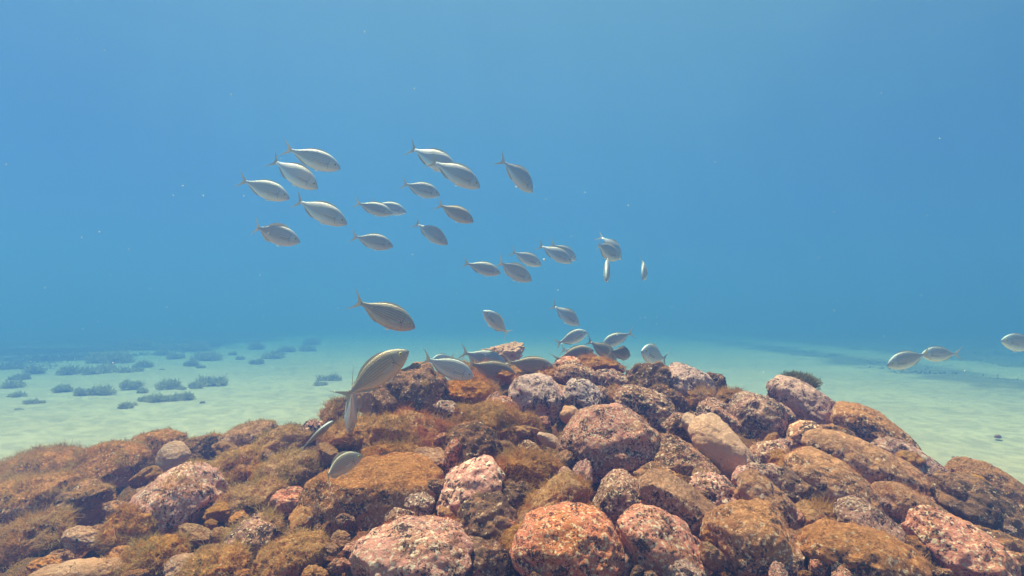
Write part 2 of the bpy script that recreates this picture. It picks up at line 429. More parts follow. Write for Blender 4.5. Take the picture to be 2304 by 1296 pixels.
# cx, cy, half length, half height, tilt (deg, clockwise), stone, algae 0..1, depth shift, label
ROCKS = [
    (1278, 1240, 122, 92, 4, 'pink', 0.0, -0.03, 'big rounded pink boulder covered in black flecks, at the front of the pile'),
    (925, 1262, 142, 78, -6, 'pink', 0.25, -0.02, 'broad pink boulder with brown fuzz along its top, in the front row'),
    (1490, 1232, 112, 62, 32, 'pink', 0.0, -0.02, 'pink and black mottled boulder leaning right, with a small yellow spot low on it'),
    (1695, 1222, 108, 88, 25, 'brown', 0.3, -0.02, 'wide smooth brown boulder beside the pink mottled one in the front row'),
    (1538, 1142, 115, 46, 33, 'brown', 0.25, 0.0, 'long brown boulder with a dark hollow side, lying above the mottled pink boulder'),
    (1393, 1130, 55, 66, 8, 'grey', 0.1, 0.03, 'upright speckled stone in the shadow under the big round boulder'),
    (1235, 1150, 112, 44, -42, 'rust', 0.75, 0.0, 'long slanting stone wrapped in pinkish fuzzy algae'),
    (1062, 1108, 88, 58, -38, 'pink', 0.15, 0.0, 'angular pink and grey rock standing on a slant with a blunt top'),
    (835, 1118, 165, 80, -9, 'brown', 0.45, 0.02, 'largest flat boulder, dusty brown top and pitted dark underside'),
    (1092, 1182, 74, 62, -15, 'dark', 0.30, 0.02, 'dark stone with white and yellow crumbs below the slanted pink rock'),
    (1735, 1140, 98, 44, 48, 'brown', 0.2, 0.02, 'long smooth cobble pointing steeply down to the right with a pale edge'),
    (1945, 1258, 150, 58, 14, 'brown', 0.35, -0.03, 'low sandy orange boulder at the bottom edge of the pile'),
    (1962, 1200, 92, 52, 36, 'grey', 0.05, 0.0, 'black and white mottled stone above the sandy orange boulder'),
    (2165, 1248, 130, 66, 34, 'pink', 0.1, -0.02, 'bright orange pink boulder near the bottom corner'),
    (2232, 1165, 150, 54, 32, 'dark', 0.2, 0.0, 'dark brown slab sloping down behind the bright orange pink boulder'),
    (1885, 1105, 130, 56, 34, 'brown', 0.35, 0.0, 'broad sloping brown boulder with pale flecks, middle of the right flank'),
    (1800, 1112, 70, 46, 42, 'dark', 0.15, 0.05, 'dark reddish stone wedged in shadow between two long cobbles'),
    (1965, 1058, 168, 46, 24, 'brown', 0.3, 0.0, 'longest log shaped stone on the right flank, brown with pale crumbs'),
    (2085, 1065, 140, 36, 30, 'pink', 0.1, 0.04, 'narrow pale crusted stone along the upper edge of the right flank'),
    (2235, 1098, 112, 40, 30, 'brown', 0.25, 0.04, 'last brown stone at the edge of the sand on the right flank'),
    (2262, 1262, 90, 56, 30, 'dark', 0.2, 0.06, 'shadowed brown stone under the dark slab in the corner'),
    (1625, 1016, 96, 50, 52, 'tan', 0.0, -0.04, 'clean smooth tan cobble shaped like a loaf, standing out among speckled stones'),
    (1590, 1000, 80, 26, 53, 'tan', 0.2, 0.03, 'olive stained slab tucked along the tan loaf shaped cobble'),
    (1366, 998, 113, 84, -12, 'pink', 0.12, -0.05, 'large round boulder, pink at one side and olive speckled in front'),
    (1530, 1042, 85, 44, 24, 'grey', 0.25, 0.02, 'streaky grey stone between the large round boulder and the tan cobble'),
    (1538, 966, 48, 30, 10, 'grey', 0.1, 0.02, 'small crusted grey stone just above the streaky grey stone'),
    (1700, 945, 66, 56, 15, 'grey', 0.1, 0.0, 'dark rounded stone peppered with pale flecks, left of the pale leaning boulder'),
    (1815, 917, 98, 44, 30, 'pale', 0.0, 0.0, 'pale pinkish grey boulder leaning right, with the olive weed behind it'),
    (1968, 985, 104, 50, 32, 'brown', 0.1, 0.03, 'smooth brown dome against the open sand'),
    (1900, 1003, 62, 34, 32, 'dark', 0.05, -0.02, 'dark stone with a white rim in front of the brown dome'),
    (1818, 985, 54, 32, 8, 'grey', 0.1, 0.0, 'pale speckled stone below the pale leaning boulder'),
    (1732, 1026, 46, 30, 5, 'grey', 0.15, 0.0, 'small rounded grey stone above another like it beside the tan cobble'),
    (1730, 1076, 48, 30, 18, 'grey', 0.1, 0.0, 'small grey stone below its twin, next to the foot of the tan cobble'),
    (1610, 928, 42, 26, 10, 'grey', 0.3, 0.02, 'black flecked stone set in brown fuzz above the tan cobble'),
    (1452, 918, 70, 40, 22, 'grey', 0.15, 0.02, 'striped dark and pale stone just behind the large round boulder'),
    (1312, 892, 46, 34, 28, 'pale', 0.05, 0.0, 'pale cream stone with a red stain in the upper pile'),
    (1210, 898, 66, 50, 26, 'pale', 0.1, 0.0, 'rounded pink stone with a grey speckled face in the upper pile'),
    (1375, 856, 40, 22, 12, 'grey', 0.05, 0.0, 'flat grey cobble lying under the crest'),
    (1300, 848, 50, 28, 12, 'grey', 0.2, 0.0, 'speckled stone with a red mark under the fuzzy crest'),
    (1342, 826, 60, 20, 6, 'rust', 0.6, 0.04, 'shaggy brown algae covered stone on the crest'),
    (1272, 826, 34, 20, -20, 'pink', 0.3, 0.02, 'small pinkish stone at the left end of the crest, under two fish'),
    (1462, 858, 50, 40, -8, 'dark', 0.6, 0.0, 'craggy dark block with a shaggy top, below the fish that faces left'),
    (1552, 862, 58, 36, 22, 'pale', 0.0, 0.0, 'whitish lilac boulder on the skyline'),
    (1606, 868, 28, 26, 12, 'dark', 0.6, 0.03, 'small dark shaggy stone at the end of the skyline'),
    (1130, 795, 46, 20, -12, 'tan', 0.0, 0.9, 'small craggy tan rock topping the whole pile behind the fish'),
    (1090, 830, 24, 16, -10, 'grey', 0.3, 0.35, 'little pale crusted rock beside the nose of the bright blue grey fish'),
    (928, 902, 90, 80, 20, 'dark', 0.3, 0.0, 'large dark peaked rock under the biggest fish'),
    (838, 905, 32, 48, -28, 'tan', 0.15, 0.06, 'pale tan slab leaning against the large dark peaked rock'),
    (1062, 884, 62, 34, 8, 'rust', 0.6, 0.0, 'pinkish orange fuzzy stone right of the dark peaked rock'),
    (1130, 918, 44, 22, 10, 'pink', 0.15, 0.02, 'flat bright pink crusted stone above the olive fuzz'),
    (1118, 962, 108, 46, 10, 'rust', 1.0, 0.0, 'broad hummock thickly covered with olive brown fuzz'),
    (1072, 1018, 72, 62, 15, 'dark', 0.15, -0.02, 'black hollow faced rock with one bright yellow patch'),
    (1018, 1028, 18, 44, 14, 'pink', 0.05, -0.05, 'narrow upright pink stone beside the black hollow faced rock'),
    (1236, 990, 28, 12, 30, 'tan', 0.0, 0.0, 'thin pale shard poking out left of the large round boulder'),
    (1281, 934, 22, 20, 0, 'tan', 0.0, 0.02, 'little round tan pebble in the upper pile'),
    (1190, 1066, 74, 44, 8, 'rust', 0.95, 0.0, 'reddish fuzzy hummock left of the large round boulder'),
    (1160, 1120, 40, 34, 5, 'dark', 0.8, 0.04, 'dark stone under red fuzz behind the slanting fuzzy stone'),
    (930, 985, 88, 44, 10, 'rust', 0.95, 0.02, 'bright orange red fuzzy hummock below the dark peaked rock'),
    (905, 1040, 100, 34, 4, 'rust', 0.9, 0.04, 'low orange fuzzy ridge behind the largest flat boulder'),
    (790, 985, 66, 36, -12, 'rust', 0.9, 0.02, 'brown fuzzy hummock under the fish seen from behind'),
    (762, 930, 42, 26, -24, 'rust', 1.0, 0.06, 'shaggy hummock on the left shoulder of the pile'),
    (695, 972, 32, 20, -35, 'pink', 0.1, 0.02, 'small white and pink stone behind the thin pale fish'),
    (640, 1000, 70, 34, -20, 'rust', 0.9, 0.04, 'orange hummock left of the thin pale fish'),
    (560, 985, 66, 30, -14, 'brown', 0.8, 0.05, 'hazy olive hummock on the left skyline'),
    (455, 1012, 56, 32, -8, 'dark', 0.35, 0.03, 'grey dark rock with a hollow on the left skyline'),
    (352, 1005, 66, 34, 4, 'brown', 0.6, 0.04, 'olive rounded stone poking above its neighbours on the left skyline'),
    (390, 1030, 34, 32, -50, 'tan', 0.4, 0.0, 'pale tan leaning stone in front of the grey dark rock'),
    (252, 1060, 84, 60, -8, 'brown', 0.6, 0.0, 'brown furry dome left of the pale tan leaning stone'),
    (90, 1062, 108, 48, -4, 'brown', 0.7, 0.02, 'broad furry dome at the left end of the pile'),
    (60, 1130, 130, 50, -10, 'brown', 0.7, 0.0, 'sandy brown hummock below the broad furry dome'),
    (180, 1142, 66, 52, -50, 'dark', 0.5, 0.0, 'stone with a black shaded face below the furry dome'),
    (395, 1140, 112, 74, -32, 'pink', 0.62, -0.02, 'pale topped boulder showing white streaks through the fuzz'),
    (300, 1190, 70, 50, -30, 'rust', 0.9, 0.02, 'furry lump at the foot of the white streaked boulder'),
    (520, 1065, 84, 40, -28, 'rust', 0.9, 0.03, 'orange fuzzy ridge above the white streaked boulder'),
    (560, 1130, 78, 42, -26, 'rust', 0.95, 0.04, 'golden fuzzy hummock left of the largest flat boulder'),
    (652, 1126, 42, 24, -10, 'pink', 0.15, 0.03, 'small bare pale stone touching the largest flat boulder'),
    (650, 1068, 70, 38, -18, 'rust', 0.95, 0.04, 'rust hummock below the round striped fish'),
    (565, 1218, 74, 44, -34, 'grey', 0.6, 0.0, 'crusted grey stone half buried in golden fuzz'),
    (180, 1286, 118, 20, -8, 'tan', 0.45, -0.02, 'pale flat stone at the bottom left edge'),
    (340, 1262, 84, 40, -20, 'rust', 0.95, 0.02, 'furry mound right of the pale flat stone'),
    (480, 1282, 80, 40, -18, 'rust', 0.95, 0.0, 'golden furry mound at the bottom edge, left of the grey one'),
    (650, 1262, 86, 48, -20, 'rust', 0.95, 0.02, 'golden furry mound at the bottom edge, under the largest flat boulder'),
    (60, 1222, 96, 48, -14, 'rust', 0.85, 0.0, 'dark brown furry mound near the bottom left corner'),
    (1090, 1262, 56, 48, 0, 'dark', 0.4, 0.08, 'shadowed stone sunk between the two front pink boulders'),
    (1180, 1232, 52, 50, -20, 'rust', 0.6, 0.05, 'reddish fuzzy stone squeezed against the big rounded pink boulder'),
    (1385, 1270, 36, 40, 20, 'pink', 0.1, 0.07, 'smooth rose stone in the gap between the front boulders'),
    (1620, 1120, 76, 40, 30, 'pink', 0.35, 0.05, 'pink flecked stone with red fuzz below the tan cobble'),
    (1480, 1082, 52, 34, 12, 'dark', 0.3, 0.04, 'dark speckled stone under the streaky grey stone'),
    (1585, 900, 40, 22, 14, 'rust', 0.9, 0.05, 'brown fuzzy stone below the whitish lilac boulder'),
    (1660, 905, 44, 24, 24, 'rust', 0.9, 0.06, 'brown fuzzy stone on the slope left of the olive weed'),
    (1395, 900, 36, 26, 10, 'rust', 0.95, 0.03, 'olive fuzzy stone right of the pale cream stone'),
    (1500, 900, 46, 26, 16, 'dark', 0.5, 0.05, 'dark fuzzy stone below the craggy dark block'),
    (1060, 840, 40, 18, 8, 'rust', 0.8, 0.04, 'low fuzzy stone under the bright blue grey fish'),
    (1170, 850, 66, 22, 4, 'rust', 1.0, 0.04, 'wine red fuzzy stone under the row of olive fish'),
    (1240, 850, 40, 24, 10, 'rust', 0.9, 0.04, 'red brown fuzzy stone right of the wine red one'),
    (1775, 1060, 54, 36, 30, 'rust', 0.8, 0.05, 'orange fuzzy stone left of the longest log shaped stone'),
    (2060, 1160, 110, 44, 30, 'brown', 0.4, 0.04, 'sandy brown stone between the log shaped stone and the dark slab'),
    (1850, 1180, 60, 40, 28, 'rust', 0.4, 0.05, 'small golden crusted stone under the broad sloping brown boulder'),
]

_bm = bmesh.new()
bmesh.ops.create_icosphere(_bm, subdivisions=6, radius=1)
BASE = bpy.data.meshes.new('stone_base')
_bm.to_mesh(BASE)
_bm.free()
BASE.polygons.foreach_set('use_smooth', np.ones(len(BASE.polygons), dtype=bool))
BV = np.empty(len(BASE.vertices) * 3, dtype=np.float32)
BASE.vertices.foreach_get('co', BV)
BV = BV.reshape(-1, 3).astype(np.float64)


def stone_shape(axes, radii, seed, craggy=1.0):
    """a worn cobble: ellipsoid, flattened here and there, lumpy, pitted"""
    r = np.random.default_rng(seed)
    p = BV / (np.sum(np.abs(BV) ** 2.25, 1) ** (1 / 2.25))[:, None]
    off = r.uniform(0, 90, 3)
    p = p * (1 + 0.12 * craggy * perlin(BV * 1.25 + off) + 0.05 * craggy * perlin(BV * 2.9 + off))[:, None]
    for _ in range(6):
        n = unit(r.normal(size=3))
        h = r.uniform(0.75, 0.94)
        e = p @ n - h
        p = p - (np.maximum(e, 0) * 0.8)[:, None] * n
    p = p * radii
    m = np.mean(radii)
    nrm = unit(p / (np.asarray(radii) ** 2))
    fine = 0.032 * fbm(p / m * 3.2 + off, 3, 0.55) * m * craggy
    pit = perlin(p * 38 + off) * 0.0035 + perlin(p * 90 + off) * 0.0020 - np.maximum(perlin(p * 26 + off * 2) - 0.25, 0) * 0.016
    p = p + nrm * (fine + pit * (0.4 + 0.6 * craggy))[:, None]
    return p @ axes


rock_objs = []
for i, (cx, cyy, a, b, ang, kind, fz, dd, label) in enumerate(ROCKS):
    d = depth(cx, cyy) * (1 + dd * 0.5) if dd < 0.5 else 3.45
    if dd == 0.35: d = 2.75
    th = math.radians(ang)
    ax_u = math.cos(th) * RT - math.sin(th) * UP
    ax_v = math.sin(th) * RT + math.cos(th) * UP
    ax_w = np.cross(ax_u, ax_v)
    # lean the far side of each stone up the slope a little
    g = 0.25
    ax_v2 = unit(ax_v - g * FW)
    ax_w2 = unit(np.cross(ax_u, ax_v2))
    ra, rb = a * d / F * 1.04, b * d / F * 1.06
    rw = (0.15 * ra + 1.05 * rb) if ra > 1.7 * rb else (0.55 * ra + 0.45 * rb)
    c = at(cx, cyy, d + rw * 0.35)
    crag = {'dark': 1.6, 'rust': 1.5, 'tan': 0.35, 'grey': 1.0, 'brown': 0.7}.get(kind, 1.0)
    if dd > 0.5: crag = 2.4
    co = stone_shape(np.array([ax_u, ax_v2, ax_w2]), np.array([ra, rb, rw]), 100 + i, crag)
    me = BASE.copy()
    me.name = 'boulder'
    me.vertices.foreach_set('co', co.astype(np.float32).ravel())
    me.update()
    o = link('boulder', me, ROCK[kind])
    o.location = c
    tag(o, label, 'rock', 'stones heaped on the reef mound')
    rock_objs.append((o, co, c, ra, rb, rw))
    # algae growing on it: one part of the stone
    nrm = np.empty(len(me.vertices) * 3, dtype=np.float32)
    me.vertex_normals.foreach_get('vector', nrm)
    nrm = nrm.reshape(-1, 3).astype(np.float64)
    off = np.random.default_rng(i).uniform(0, 50, 3)
    patch = fbm(co * 11 + off, 3)
    wgt = np.clip(0.45 * nrm[:, 2] + 0.9 * patch + 1.5 * fz - 0.75 + (0.3 if kind == 'rust' else 0), 0, 1) * (nrm[:, 1] < 0.75)
    if cx < 700 and kind in ('rust', 'brown', 'dark'): wgt = np.clip(wgt * 1.3 + 0.3, 0, 1) * (nrm[:, 1] < 0.75)
    area = 4 * math.pi * ((ra * rb) ** 1.6 / 3 + (ra * rw) ** 1.6 / 3 + (rb * rw) ** 1.6 / 3) ** (1 / 1.6)
    n = int(area * np.mean(wgt) * (90000 if kind in ('rust', 'dark', 'pink', 'grey', 'tan') else 80000))
    if n > 40:
        n = min(n, 24000)
        k = 4
        idx = np.repeat(RNG.choice(len(co), max(n // k, 1), p=wgt / wgt.sum()), k)
        base = co[idx] + RNG.normal(size=(len(idx), 3)) * 0.0022 - nrm[idx] * 0.002
        small = kind == 'brown' and cx > 760
        ln = (0.008 if small else 0.0155)*(0.6 + 0.9 * np.clip(wgt[idx], 0, 1)) * RNG.uniform(0.6, 1.3)
        ln = ln * np.clip(0.9 + 1.5 * perlin(co[idx] * 26 + off), 0.25, 2.0)
        v, f = ribbons(base, nrm[idx], ln, 0.0012, 0.25, 0.8, 0.9)
        tu = link('algae_turf', mesh('algae_turf', v, f, False), SHORT if small and cx > 1400 else GOLD if cx < 700 else TURF, o)
        tu['kind'] = 'stuff'

# cobbles wedged in the gaps between the boulders
rs = np.random.default_rng(77)
cob = []
for kk in range(8):
    cob.append(stone_shape(np.eye(3), np.array([1.25, 1.0, 0.75]) * 0.05, 900 + kk, 1.2))
cob_me = {}
CUT = set('covered with in at leaning beside lying under wrapped standing below pointing above near sloping behind wedged on along between set just shaped right left poking topping peppered against showing touching half sunk squeezed tucked below, carries, and, of'.split())


def handle(lb):
    out = []
    for wd_ in lb.split():
        if wd_.strip(',') in CUT and len(out) > 1: break
        out.append(wd_.strip(','))
        if wd_.endswith(','): break
    return ' '.join(out[:8])


KW = {'pink': 'pink crusted', 'grey': 'speckled grey', 'brown': 'brown', 'dark': 'dark', 'rust': 'rust coloured'}
placed = [(x[0], x[1], 0.8 * min(x[2], x[3])) for x in ROCKS]
ncob = 0
tries = 0
while ncob < 130 and tries < 6000:
    tries += 1
    px = rs.uniform(20, 2290)
    ysil = np.interp(px, SIL_X, SIL_Y)
    py = rs.uniform(ysil + 35, 1300)
    if px < 760 and rs.random() < 0.6: continue
    rp = rs.uniform(14, 40)
    if any((px - a_) ** 2 + (py - b_) ** 2 < (c_ + rp * 0.55) ** 2 for a_, b_, c_ in placed): continue
    placed.append((px, py, rp * 0.8))
    d = depth(px, py) * 1.015
    sc_ = rp * d / F / 0.05
    kd = ('rust' if rs.random() < 0.5 else 'brown') if px < 760 else rs.choice(['pink', 'grey', 'brown', 'dark', 'rust', 'pink', 'grey'])
    kk = int(rs.integers(0, 8))
    if (kk, kd) not in cob_me:
        me = BASE.copy()
        me.name = 'cobble'
        me.vertices.foreach_set('co', cob[kk].astype(np.float32).ravel())
        me.materials.append(ROCK[kd])
        me.update()
        cob_me[(kk, kd)] = me
    o = bpy.data.objects.new('cobble', cob_me[(kk, kd)])
    COL.objects.link(o)
    o.location = at(px, py, d)
    o.scale = (sc_ * rs.uniform(0.8, 1.3), sc_ * rs.uniform(0.8, 1.2), sc_)
    o.rotation_euler = rs.uniform(-0.6, 0.6), rs.uniform(-0.6, 0.6) + (0.4 if px > 1300 else -0.2), rs.uniform(0, 6.28)
    near = min(ROCKS, key=lambda q: (q[0] - px) ** 2 + (q[1] - py) ** 2)
    tag(o, 'small %s cobble by the %s' % (KW[kd], handle(near[8])), 'cobble', 'small cobbles filling the gaps')
    ncob += 1

# ------------------------------------------------------------------ seabed: one sheet of sand, mound of rubble on it
C = np.array([c for _, _, c, *_ in rock_objs])
RR = np.array([min(ra, rb) for *_, ra, rb, rw in rock_objs])


def mound_z(x, y):
    """height of the rubble under the stones"""
    q = (x[:, None] - C[None, :, 0]) ** 2 + (y[:, None] - C[None, :, 1]) ** 2
    wgt = np.exp(-q / (2 * 0.17 ** 2)) + 1e-12
    z = (wgt * (C[:, 2] - 0.8 * RR)[None]).sum(1) / wgt.sum(1)
    cover = np.clip(wgt.sum(1) / 0.55, 0, 1)
    front = np.clip((y - 0.2) / 0.5, 0, 1)
    wide = np.exp(-q / (2 * 0.42 ** 2)).sum(1)
    cov2 = np.clip(wide / 2.2, 0, 1)
    return np.where(cov2 > 0, (z + 0.25) * (0.35 * cover + 0.65 * cov2) - 0.25, -0.25)


gx = np.arange(-4.6, 4.6, 0.02)
gy = np.arange(0.1, 5.6, 0.02)
GX, GY = np.meshgrid(gx, gy)
xx, yy = GX.ravel(), GY.ravel()
zz = np.concatenate([mound_z(xx[k:k + 8000], yy[k:k + 8000]) for k in range(0, len(xx), 8000)])
P3 = np.stack([xx, yy, zz], 1)
zz = zz + 0.02 * fbm(P3 * 9, 4, 0.6) + 0.012 * np.abs(perlin(P3 * 24))
# round stones sunk in the bed
cell = 0.13
rc = np.random.default_rng(3)
jit = rc.uniform(0.1, 0.9, (90, 60, 2))
big = rc.uniform(0.55, 0.95, (90, 60))
cxg, cyg = np.floor((xx + 5) / cell).astype(int), np.floor(yy / cell).astype(int)
hump = np.zeros(len(xx))
for ox in (-1, 0, 1):
    for oy in (-1, 0, 1):
        a_, b_ = np.clip(cxg + ox, 0, 89), np.clip(cyg + oy, 0, 59)
        qx, qy = (a_ + jit[a_, b_, 0]) * cell - 5, (b_ + jit[a_, b_, 1]) * cell
        q2 = ((xx - qx) ** 2 + (yy - qy) ** 2) / (big[a_, b_] * cell * 0.62) ** 2
        hump = np.maximum(hump, np.sqrt(np.clip(1 - q2, 0, 1)) * big[a_, b_])
zz = zz + 0.062 * hump - 0.04
P3[:, 2] = zz
nx, ny = len(gx), len(gy)
ii = (np.arange(ny - 1)[:, None] * nx + np.arange(nx - 1)[None]).ravel()
quads = np.stack([ii, ii + 1, ii + nx + 1, ii + nx], 1)
keep = (P3[quads, 2].max(1) > -0.06)
me = mesh('terrain', P3, quads[keep])
terr = link('terrain', me, bed_mat())
tag(terr, 'bed of red brown rubble under the stones', 'rubble bed', kind='structure')
nrm = np.empty(len(me.vertices) * 3, dtype=np.float32)
me.vertex_normals.foreach_get('vector', nrm)
nrm = nrm.reshape(-1, 3).astype(np.float64)
wgt = np.clip(0.75 + 0.8 * fbm(P3 * 6, 3), 0, 1) * (P3[:, 2] > 0.05) * (P3[:, 1] > 0.7)
n = 140000
idx = np.repeat(RNG.choice(len(P3), n // 5, p=wgt / wgt.sum()), 5)
v, f = ribbons(P3[idx] + RNG.normal(size=(n, 3)) * 0.004, nrm[idx], 0.016, 0.0013, 0.3, 0.8, 0.9)
tag(link('algae', mesh('algae', v, f, False), TURF), 'red brown algae fuzz growing between the stones', 'algae', kind='stuff')

# sand
ax = np.unique(np.concatenate([-np.geomspace(9, 180, 40), np.arange(-9, 9.01, 0.12), np.geomspace(9, 180, 40)]))
ay = np.unique(np.concatenate([-np.geomspace(1, 180, 25), np.arange(-1, 16, 0.12), np.geomspace(16, 180, 50)]))
GX, GY = np.meshgrid(ax, ay)
P = np.stack([GX.ravel(), GY.ravel(), np.zeros(GX.size)], 1)
P[:, 2] = 0.05 * perlin(P * 0.45) + 0.03 * perlin(P * np.array([0.5, 1.6, 1]) + 9) + 0.006 * perlin(P * np.array([1.2, 4.0, 1]))
nx = len(ax)
ii = (np.arange(len(ay) - 1)[:, None] * nx + np.arange(nx - 1)[None]).ravel()
sand = link('seabed', mesh('seabed', P, np.stack([ii, ii + 1, ii + nx + 1, ii + nx], 1)), sand_mat())
tag(sand, 'pale sandy sea floor', 'sand', kind='structure')


# two loose pebbles on the open sand
for (px, py, rp, lb) in ((2246, 984, 6.5, 'small dark pebble lying alone on the bright sand near the right edge'),
                         (2145, 1032, 4.5, 'tiny pebble on the sand close above the right flank of the pile')):
    p = ground_at(px, py)
    me = BASE.copy()
    me.name = 'pebble'
    k = rp * p[1] / F
    me.vertices.foreach_set('co', stone_shape(np.eye(3), np.array([1.2, 1.0, 0.7]) * k, int(px), 1.0).astype(np.float32).ravel())
    me.update()
    o = link('pebble', me, ROCK['dark'])
    o.location = p + ZZ * k * 0.3
    tag(o, lb, 'pebble')

# ------------------------------------------------------------------ seagrass far off, seen as a mass
def meadow(name, inside, xr, yr, n, label):
    x = RNG.uniform(*xr, n * 4)
    y = yr[0] * (yr[1] / yr[0]) ** RNG.uniform(0, 1, n * 4)
    pn = fbm(np.stack([x * 0.5, y * 0.25, x * 0], 1), 3)
    ok = inside(x, y, pn)
    x, y = x[ok][:n], y[ok][:n]
    k = 9
    bx = np.repeat(x, k) + RNG.normal(size=len(x) * k) * 0.14
    by = np.repeat(y, k) + RNG.normal(size=len(x) * k) * 0.14
    B = np.stack([bx, by, np.zeros(len(bx)) - 0.02], 1)
    v, f = ribbons(B, np.tile(ZZ, (len(B), 1)), 0.065, 0.022, 0.3, 0.9, 0.6)
    tag(link(name, mesh(name, v, f, False), MEADOW), label, 'seagrass', kind='stuff')


meadow('seagrass', lambda x, y, n: (x < -11.0 + 3.2 * n - 0.06 * (y - 12)) & (x > -1.05 * y), (-60, -8), (12, 60), 26000,
       'dark seagrass meadow fading away on the left')
meadow('seagrass', lambda x, y, n: ((x - 0.07 * (y - 8) > 7.5 + 0.5 * n) & (x - 0.07 * (y - 8) < 8.8 + 0.9 * n)) | (x - 0.07 * (y - 8) > 11.0 + 1.2 * n), (6, 60), (8, 60), 9000,
       'dark seagrass meadow beyond the sand on the right')

# low weed clumps on the sand, left
CL = [(86, 838, 40), (144, 842, 62), (192, 838, 32), (230, 840, 76), (295, 840, 52), (325, 828, 50), (361, 835, 20), (136, 880, 42),
      (189, 886, 40), (225, 886, 58), (295, 871, 46), (320, 883, 30), (378, 873, 62), (411, 878, 26), (439, 873, 46), (478, 866, 66),
      (281, 917, 36), (300, 914, 22), (328, 902, 34), (358, 904, 62), (411, 900, 46), (456, 907, 13), (46, 926, 27), (78, 911, 36),
      (31, 894, 34), (42, 872, 50), (44, 854, 40), (394, 808, 42), (436, 787, 60), (428, 824, 40), (455, 828, 26), (472, 810, 70),
      (522, 799, 22), (541, 808, 20), (578, 818, 32), (578, 786, 46), (375, 785, 30), (361, 800, 40), (317, 780, 80), (250, 815, 90),
      (620, 808, 58), (640, 792, 40), (690, 790, 40), (745, 858, 50), (722, 868, 30), (700, 775, 44)]


def clump_mesh(seed):
    """a ragged low bush made of a few overlapping tufts"""
    r = np.random.default_rng(seed)
    Bs, Ns = [], []
    for k in range(r.integers(5, 9)):
        c = r.uniform(-0.75, 0.75, 2) * np.array([1, 0.6])
        rad = r.uniform(0.22, 0.5)
        n = int(520 * rad)
        q = unit(r.normal(size=(n, 3)) * np.array([1, 1, 0.8]))
        q[:, 2] = np.abs(q[:, 2])
        q = q * (r.uniform(0.1, 1, n) ** 0.5)[:, None] * (1 + 0.4 * perlin(q * 2 + seed + k))[:, None]
        Bs.append(q * rad * np.array([1, 1, 0.9]) + np.array([c[0], c[1], -0.03]))
        Ns.append(unit(q + 0.25 * ZZ))
    v, f = ribbons(np.concatenate(Bs), np.concatenate(Ns), 0.30, 0.05, 0.4, 0.9, 0.8, r)
    me = mesh('seaweed_clump', v, f, False)
    me.materials.append(WEED2)
    return me


WEED2 = frond_mat('dark_clump_weed', ((0.56, 0.46, 0.26), (0.62, 0.51, 0.29), (0.50, 0.41, 0.23)), 2.0)
CLUMP_LABELS = [
    'medium dark clump left of a wide one, in the row along the meadow edge',
    'wide dark clump in the row along the meadow edge, third largest there',
    'small clump tucked between two wide ones in the row along the meadow edge',
    'widest dark clump in the row along the meadow edge',
    'dark clump right of the widest one, along the meadow edge',
    'humped dark clump rising behind its neighbour, along the meadow edge',
    'tiny clump ending the row along the meadow edge on the right',
    'round dark clump standing alone on the bare sand below the meadow edge',
    'left and smaller of two touching clumps on the sand below the meadow edge',
    'right and larger of two touching clumps on the sand below the meadow edge',
    'thin flat clump right of the two touching clumps',
    'small clump below and right of the thin flat clump',
    'big rounded clump starting the chain of three nearest the rock pile',
    'small low clump under the chain of three',
    'middle clump of the chain of three nearest the rock pile',
    'long ragged clump ending the chain of three on the right',
    'near round clump on bare sand, closest of all to the rock pile',
    'small clump touching the right side of the near round clump',
    'small clump just above and right of the near round clump',
    'large dark clump in the near pair above the rock pile',
    'right hand clump of the near pair above the rock pile',
    'tiny clump lying right of the near pair on bare sand',
    'small clump on the bright sand at the outer left, nearest the viewer',
    'flat clump right of the small one at the outer left',
    'small faint clump above the nearest one at the outer left',
    'flat dark clump at the outer left edge, below the meadow',
    'faint clump above the flat dark one at the outer left edge',
    'hazy clump left of a long one on the far sand',
    'hazy wide clump on the far sand, below the horizon',
    'hazy low clump below the long one on the far sand',
    'small hazy clump touching the low one on the far sand',
    'long hazy clump on the far sand in the middle of the left side',
    'small hazy clump right of the long one on the far sand',
    'tiny hazy clump right of the small one on the far sand',
    'hazy clump at the right end of the long far row',
    'far hazy clump near the horizon, above the right end of the long far row',
    'far small hazy clump at the edge of the meadow',
    'hazy clump below the far small one at the edge of the meadow',
    'far wide clump merging with the meadow',
    'widest hazy clump merging with the meadow, nearer than the far wide one',
    'hazy clump alone left of the school rocks, on far sand',
    'faint clump far off, above the one alone on far sand',
    'faint clump far off, rightmost near the horizon',
    'dark low clump just left of the largest fish',
    'small clump touching the low one left of the largest fish',
    'faintest clump at the horizon above the others',
]
protos = [clump_mesh(s) for s in range(8)]
first = None
for i, (px, py, wd) in enumerate(CL):
    p = ground_at(px, py)
    dist = p[1]
    s = wd * 0.5 * dist / F
    if first is None:
        first = o = link('seaweed_clump', protos[0])
    else:
        o = first.copy()
        o.data = protos[i % 8]
        COL.objects.link(o)
    o.location = p
    o.scale = (s, s * 1.2, s * (1.25 if wd > 50 else 1.5))
    o.rotation_euler.z = i * 1.7
    tag(o, CLUMP_LABELS[i], 'seaweed', 'dark seaweed clumps on the sand on the left')

